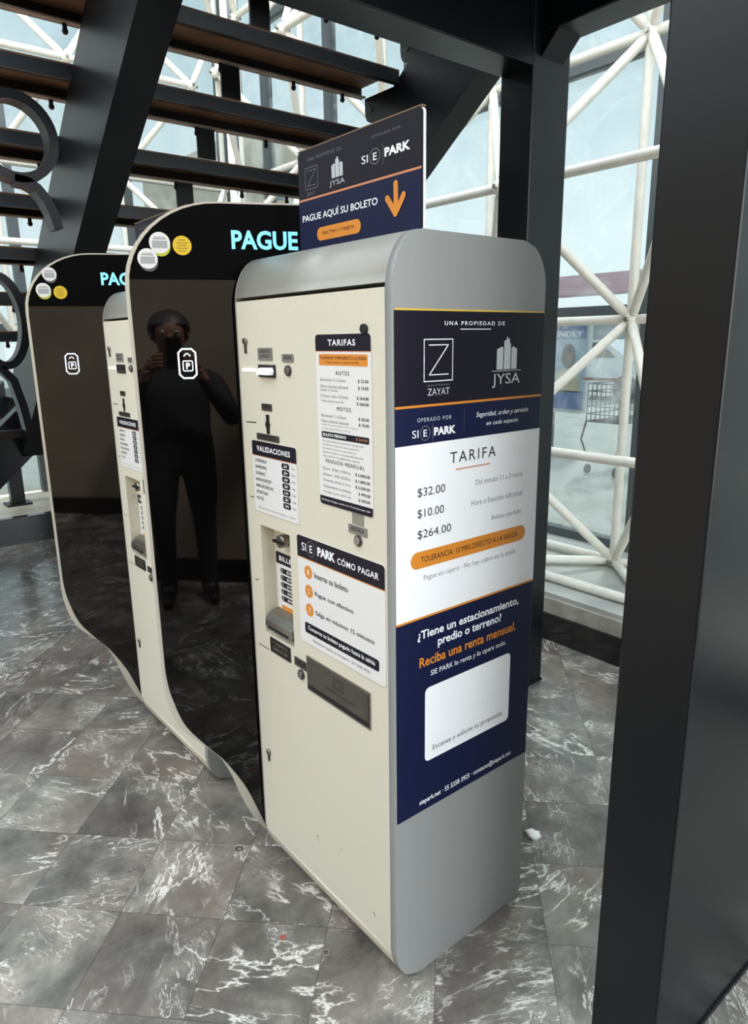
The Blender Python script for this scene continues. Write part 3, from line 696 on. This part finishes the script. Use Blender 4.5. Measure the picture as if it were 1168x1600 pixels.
for a_ in ((-.137, 1.648, .0235, 'lime'), (-.1665, 1.613, .0225, 'smoke'), (-.087, 1.643, .0215, 'yellow')): sticker(*a_)
own = STK[:]; STK.clear()
# second kiosk
T2 = Vector((-.954, .008, 0))
def copy_tree(o, parent, skip):
    c = o.copy(); COL.objects.link(c); c.parent = parent
    for ch in o.children:
        if ch not in skip: copy_tree(ch, c, skip)
    return c
K2 = copy_tree(K1, None, own+[mouth])
K2.location = KC+T2; K2.rotation_euler = (0, 0, .0082); K2.scale = (1, 1, .988)
K2['label'] = 'farther parking pay kiosk on the left, mostly hidden behind the black wing panel'
for a_ in ((-.134, 1.672, .0225, 'smoke'), (-.158, 1.620, .0235, 'lime'), (-.106, 1.613, .0215, 'yellow')): sticker(*a_)
for s_ in STK: s_.parent = K2

# ------------------------------------------------------------------ signs standing on the kiosks
def top_sign(origin, label, front=True):
    r = thing('payment_sign', origin, label, 'sign', 'signs standing on top of the kiosks')
    O = Vector(origin)
    z0 = 1.6145-O.z
    b = Print((0, 0, 0), (1, 0, 0), (0, 0, 1), (0, -1, 0)); X = -.235; b.O = Vector((X+.235-.2, 0, 0))
    # local frame: x 0..0.402, z 0..0.209
    b.O = Vector((-.201, 0, 0)); b.slab(0, .402, 0, .209, WHITE, -.006, .010); b.done('backing_board', r, (0, 0, 0))
    b = Print((-.201, 0, 0), (1, 0, 0), (0, 0, 1), (0, -1, 0)); b.slab(.001, .401, .001, .208, NAVYD, .003, .010)
    fb = b.done('face_panel', r, (0, 0, 0))
    b = Print((-.201, -.0032, 0), (1, 0, 0), (0, 0, 1), (0, -1, 0))
    b.rect(.001, .401, .001, .108, NAVY, 1, .010, (0, 0, 1, 1)); b.rect(.001, .401, .107, .111, SALMON, 2)
    dx, dz = .435, -1.6145
    b.text('UNA PROPIEDAD DE', .039, .161, .184, .191, FADED, 2, 0, 1.3); b.zmark(.029, .077, .128, .172, FADED, .0013, 2); b.text('ZAYAT', .034, .062, .116, .1225, FADED, 2)
    b.towers(.127, .166, .136, .175, SILVERP, 2); b.text('JYSA', .119, .172, .119, .132, SILVERP, 2)
    b.text('OPERADO POR', .259, .344, .184, .189, FADED, 2, 0, 1.3); b.logo(.228, .371, .144, .1585, WHITE, FADED, 2)
    b.text('PAGUE AQUÍ SU BOLETO', .014, .276, .062, .0815, WHITE, 2, .012); b.rect(.068, .222, .020, .047, ORANGE, 2, .0135); b.text('EFECTIVO Y TARJETA', .089, .202, .029, .0375, INK, 3)
    b.line(.330, .093, .330, .046, .0125, ORANGE, 2); b.disc(.330, .093, .00625, ORANGE, 3); b.line(.330, .041, .3065, .070, .0125, ORANGE, 4); b.line(.330, .041, .3535, .070, .0125, ORANGE, 5)
    for x, z in ((.3065, .070), (.3535, .070), (.330, .041)): b.disc(x, z, .00625, ORANGE, 6)
    b.done('printed_face', fb, (0, 0, 0))
    MB().box(-.2, .2, -.0035, .0065, .2085, .2105, LITEDGE).done('edge_strip', r, (0, 0, 0))  # lit look of the board's top edge put into the strip's brown
    return r
s1 = top_sign((-.234, .105, 1.6135), 'navy pay-here sign with an orange down arrow standing on the nearest kiosk')
s2 = top_sign((-1.225, .112, 1.5945), 'sign board on the farther kiosk, only its top edge showing over the black wing')

# ------------------------------------------------------------------ small litter on the floor
def lump(name, x, y, r, M, label, cat):
    b = MB(); b.ball(Vector((0, 0, r*.25)), r, M, 10)
    for v in b.b.verts: v.co.z = max(0, v.co.z*.45); v.co += Vector((random.uniform(-1, 1), random.uniform(-1, 1), 0))*r*.3
    o = b.done(name, None, (0, 0, 0)); o.location = (x, y, 0); tag(o, label, cat); return o
lump('paper_scrap', -.122, .635, .022, GUM, 'crumpled white scrap on the floor right of the nearest kiosk', 'litter')
b = MB(); b.tube((0, 0, 0), (0, 0, .002), .0075, REDM, 14); o = b.done('gum_spot', None, (0, 0, 0)); o.location = (-.284, -.124, 0); tag(o, 'flattened reddish gum spot on the floor tiles before the nearest kiosk', 'litter')
def washer(x, y, label):
    b = MB(); n = 18
    for k in range(n):
        a, c = 2*PI*k/n, 2*PI*(k+1)/n
        P = lambda t, r, z: Vector((r*math.cos(t), r*math.sin(t), z))
        b.poly([P(a, .011, .002), P(c, .011, .002), P(c, .006, .002), P(a, .006, .002)], METAL); b.poly([P(a, .011, 0), P(c, .011, 0), P(c, .011, .002), P(a, .011, .002)], METAL); b.poly([P(a, .006, .002), P(c, .006, .002), P(c, .006, 0), P(a, .006, 0)], DARK)
    o = b.done('floor_anchor', None, (0, 0, 0)); o.location = (x, y, 0); tag(o, label, 'floor fitting')
washer(-.179, -.069, 'small metal ring set in the floor nearest the red gum spot'); washer(-.628, -.059, 'small metal ring set in the floor between the two kiosks')

# ------------------------------------------------------------------ outside the glass
SKIN = mat('skin', '7c5644', .6); HAIR = mat('dark_hair', '2b2320', .5)
A = thing('advertising_panel', (-4.62, 7, -.1), 'blue street advertising panel with a curly haired woman, outside the glass', 'advertisement')
ao = A.location
MB().box(-5.6, -4.38, 7.02, 7.10, .45, 1.68, mat('poster_frame', 'cfd6da', .4)).done('frame', A, ao)
MB().box(-5.0, -4.9, 7.03, 7.09, -.1, .45, MULL).done('post', A, ao)
b = Print((-5.6, 7.015, 0), (1, 0, 0), (0, 0, 1), (0, -1, 0), .002)
b.rect(.04, 1.18, .5, 1.63, mat('poster_pale_blue', 'a9c6dd', .4), 1); b.rect(.04, 1.18, 1.40, 1.63, mat('poster_blue', '3f69ad', .4), 2)
b.text('PETS', .55, .88, 1.53, 1.60, WHITE, 3, .02); b.text('FRIENDLY', .50, 1.14, 1.43, 1.50, WHITE, 3, .03)
b.disc(.93, 1.18, .11, HAIR, 2, .16); b.disc(.93, 1.17, .055, SKIN, 3, .075); b.shape([(.72, .72), (1.13, .72), (1.10, .95), (1.0, 1.05), (.86, 1.05), (.76, .95)], mat('poster_dress', 'd8c9a8', .5), 2)
b.rect(.04, 1.18, .5, .74, mat('poster_blue2', '4d74b8', .4), 2); b.done('poster', A, ao)
# shopping trolley
Tt = thing('shopping_trolley', (-3.43, 6.3, -.1), 'wire shopping trolley parked outside the glass wall', 'trolley'); to = Tt.location
x0, x1, ya, yb_, zb0, zt0 = -3.66, -3.2, 6.0, 6.7, .50, .92
b = MB()
for i in range(9):
    t = i/8; x = x0+(x1-x0)*t; b.tube((x, ya, zb0), (x, ya, zt0), .006, MULL, 6); b.tube((x, yb_, zb0), (x, yb_, zt0), .006, MULL, 6); b.tube((x, ya, zb0), (x, yb_, zb0), .006, MULL, 6)
for i in range(6):
    z = zb0+(zt0-zb0)*i/5
    for p, q in (((x0, ya, z), (x1, ya, z)), ((x0, yb_, z), (x1, yb_, z)), ((x0, ya, z), (x0, yb_, z)), ((x1, ya, z), (x1, yb_, z))): b.tube(p, q, .007, MULL, 6)
b.done('basket', Tt, to)
b = MB(); b.path([(x0, ya, .5), (x0-.02, ya-.05, .3), (x0+.05, ya, .06), (x0+.05, yb_, .05)], .012, MULL); b.path([(x1, ya, .5), (x1+.02, ya-.05, .3), (x1-.05, ya, .06), (x1-.05, yb_, .05)], .012, MULL); b.done('chassis', Tt, to)
MB().tube((x0, ya-.12, .98), (x1, ya-.12, .98), .016, mat('trolley_handle', '99463c', .4), 10).done('handle', Tt, to)
for x in (x0+.05, x1-.05):
    for y in (ya, yb_): MB().tube((x-.012, y, -.04), (x+.012, y, -.04), .055, DARK, 14).done('wheel', Tt, to)
# parked car
Cc = thing('parked_car', (-9.4, 15, -.1), 'white car parked far outside behind the shopping trolley', 'car'); co = Cc.location
CARP = mat('white_car_paint', 'e8ebee', .2, spec=.6)
bp = [(-11.4, .25), (-11.4, .75), (-10.8, .88), (-10.2, 1.33), (-8.9, 1.36), (-8.2, .92), (-7.5, .78), (-7.45, .3)]
b = MB(); b.prism([Vector((x, 14.2, z)) for x, z in bp], (0, 1.6, 0), CARP); b.done('body', Cc, co)
b = Print((0, 14.19, 0), (1, 0, 0), (0, 0, 1), (0, -1, 0), .005); b.shape([(-10.6, .92), (-10.15, 1.27), (-9.6, 1.29), (-9.6, .92)], DARK, 1); b.shape([(-9.5, .92), (-9.5, 1.29), (-8.95, 1.29), (-8.5, .94)], DARK, 1); b.done('side_window', Cc, co)
for x in (-10.7, -8.2): MB().tube((x, 14.15, .22), (x, 14.4, .22), .32, DARK, 20).done('wheel', Cc, co)
# buildings beyond
def building(x0, x1, y0, y1, h, wall, label, rows, cols, face='s'):
    r = thing('building', ((x0+x1)/2, (y0+y1)/2, -.1), label, 'building'); o_ = r.location
    MB().box(x0, x1, y0, y1, -.1, h, wall).done('walls', r, o_)
    gl = mat('far_window_glass', '6d8798', .2)
    for i in range(rows):
        for j in range(cols):
            z = h*(i+.45)/(rows+.4)
            if face == 's':
                x = x0+(x1-x0)*(j+.5)/cols; MB().box(x-.32*(x1-x0)/cols, x+.32*(x1-x0)/cols, y0-.06, y0, z-.25*h/rows, z+.25*h/rows, gl).done('window', r, o_)
            else:
                y = y0+(y1-y0)*(j+.5)/cols; MB().box(x1, x1+.06, y-.32*(y1-y0)/cols, y+.32*(y1-y0)/cols, z-.25*h/rows, z+.25*h/rows, gl).done('window', r, o_)
    return r
building(-38, -26, 15, 21, 10, mat('beige_facade', 'd3c4ab', .8), 'beige building with windows far behind the stairs', 4, 4, 'e')
building(-24, 6, 24, 30, 1.9, mat('grey_blue_wall', '98a9b3', .8), 'long low grey blue building across the street, outside the right glass', 1, 14)
o = MB().box(-24, 6, 22.6, 24, 3.0, 3.7, mat('pink_canopy', 'e6b6c2', .7)).box(-24, -23.7, 22.7, 23, -.1, 3.0, MULL).box(5.7, 6, 22.7, 23, -.1, 3, MULL).done('canopy', None, (0, 0, 0)); tag(o, 'long pink canopy across the street beyond the right glass', 'canopy')

# ------------------------------------------------------------------ photographer, seen mirrored in the black panel
def person(loc, yaw):
    """standing, both hands raised holding a phone in front of the face; faces +Y locally"""
    V = []; E = []; Rr = []
    def v(p, r): V.append(Vector(p)); Rr.append(r); return len(V)-1
    def chain(a, pts):
        for p, r in pts:
            b = v(p, r); E.append((a, b)); a = b
        return a
    pel = v((0, 0, .90), (.155, .115))
    chest = chain(pel, [((0, -.01, 1.02), (.165, .12)), ((0, -.015, 1.16), (.185, .13)), ((0, -.02, 1.27), (.18, .12))])
    neck = chain(chest, [((0, -.02, 1.36), (.085, .08)), ((0, -.005, 1.42), (.055, .055))])
    head = chain(neck, [((0, .012, 1.475), (.066, .078)), ((0, .012, 1.535), (.078, .095)), ((0, .0, 1.59), (.072, .088)), ((0, -.005, 1.625), (.04, .05))])
    tips = []
    for s in (-1, 1):
        sh = chain(chest, [((s*.13, -.02, 1.305), (.07, .07)), ((s*.185, -.015, 1.285), (.062, .062))])
        el = chain(sh, [((s*.235, .06, 1.15), (.05, .05)), ((s*.26, .14, 1.06), (.044, .044))])
        wr = chain(el, [((s*.18, .21, 1.20), (.038, .038)), ((s*.105, .255, 1.335), (.027, .024))])
        pm = chain(wr, [((s*.098, .268, 1.385), (.032, .016))])
        for k, (dz, L) in enumerate(((.000, .062), (.018, .07), (.036, .072), (.054, .06))):
            base = (s*.086, .280, 1.372+dz)
            chain(pm, [(base, (.009, .009)), ((s*.060, .2855+.004, base[2]+.006), (.0085, .0085)), ((s*.036, .288, base[2]+.004), (.0075, .0075))])
        chain(wr, [((s*.092, .245, 1.372), (.012, .012)), ((s*.076, .238, 1.405), (.0095, .0095)), ((s*.062, .240, 1.425), (.008, .008))])
        hip = chain(pel, [((s*.085, 0, .83), (.098, .105)), ((s*.095, .01, .66), (.082, .085)), ((s*.098, .015, .49), (.058, .06)), ((s*.10, -.005, .30), (.052, .055)), ((s*.10, -.015, .10), (.04, .042)), ((s*.102, .0, .045), (.042, .05))])
        chain(hip, [((s*.108, .08, .035), (.042, .032)), ((s*.112, .165, .028), (.036, .026))])
    me = bpy.data.meshes.new('p'); me.from_pydata(V, E, []); ob = bpy.data.objects.new('p', me); COL.objects.link(ob)
    md = ob.modifiers.new('skin', 'SKIN'); md.use_smooth_shade = True
    sv = me.skin_vertices[0].data
    for i, r in enumerate(Rr): sv[i].radius = r; sv[i].use_root = (i == 0)
    ob.modifiers.new('sub', 'SUBSURF').levels = 2; ob.modifiers['sub'].render_levels = 2
    dg = bpy.context.evaluated_depsgraph_get(); me2 = bpy.data.meshes.new_from_object(ob.evaluated_get(dg))
    bpy.data.objects.remove(ob); bpy.data.meshes.remove(me)
    root = thing('person', loc, 'person in dark jacket and trousers photographing the kiosks, mirrored in the black wing panel', 'person'); root.rotation_euler = (0, 0, yaw); root.scale = (1.12, 1.05, .955)
    body = bpy.data.objects.new('body', me2); COL.objects.link(body); body.parent = root
    me2.materials.clear()
    for M in (mat('dark_jacket', '16171b', .8), mat('dark_trousers', '17181d', .8), SKIN, mat('dark_shoes', '121212', .4)): me2.materials.append(M)
    for p in me2.polygons:
        c = p.center; p.use_smooth = True
        p.material_index = 2 if (c.z > 1.40 or (c.y > .235 and c.z > 1.3)) else (0 if c.z > .93 else (3 if c.z < .09 else 1))
    # hair, ears, nose, eyes, mouth
    b = MB(); b.ball(Vector((0, -.022, 1.565)), .104, HAIR, 20)
    for vv in b.b.verts:
        vv.co.x *= .95
        if vv.co.y > .035: vv.co.z = max(vv.co.z, 1.585)
        vv.co.z = max(vv.co.z, 1.45)
    b.done('hair', root, (0, 0, 0))
    b = MB()
    for s in (-1, 1): b.ball(Vector((s*.033, .098, 1.545)), .011, mat('eye_white', 'a8a39c', .4), 10).ball(Vector((s*.033, .106, 1.545)), .0055, DARK, 8)
    b.done('eyes', root, (0, 0, 0))
    b = MB(); b.prism([Vector((-.014, .10, 1.50)), Vector((.014, .10, 1.50)), Vector((.004, .10, 1.545)), Vector((-.004, .10, 1.545))], (0, .006, 0), SKIN)
    for vv in b.b.verts:
        if vv.co.y > .103 and vv.co.z < 1.52: vv.co.y += .016
    b.done('nose', root, (0, 0, 0))
    MB().box(-.022, .022, .088, .097, 1.468, 1.476, mat('lips', '8d5348', .5)).done('mouth', root, (0, 0, 0))
    for s in (-1, 1):
        b = MB(); b.ball(Vector((s*.082, .0, 1.53)), .024, SKIN, 10)
        for vv in b.b.verts: vv.co.x = s*.082+(vv.co.x-s*.082)*.4
        b.done('ear', root, (0, 0, 0))
    return root
fd = Vector((F_.x, F_.y, 0)).normalized(); yaw = math.atan2(-fd.x, fd.y)
ploc = CAM-fd*.335+Vector((R_.x, R_.y, 0)).normalized()*.07; ploc.z = 0
pd = (CAM-fd*.055)-ploc; yaw = math.atan2(-pd.x, pd.y)
person(ploc, yaw)
ph = MB().box(-.038, .038, -.0045, .0045, -.076, .076, mat('phone_black', '0c0c0e', .25), bevel=.003).done('smartphone', None, (0, 0, 0))
ph.location = CAM-fd*.021+Vector((0, 0, -.048)); ph.rotation_euler = (0, 0, yaw); tag(ph, 'black smartphone held up in the hands of the person', 'phone')
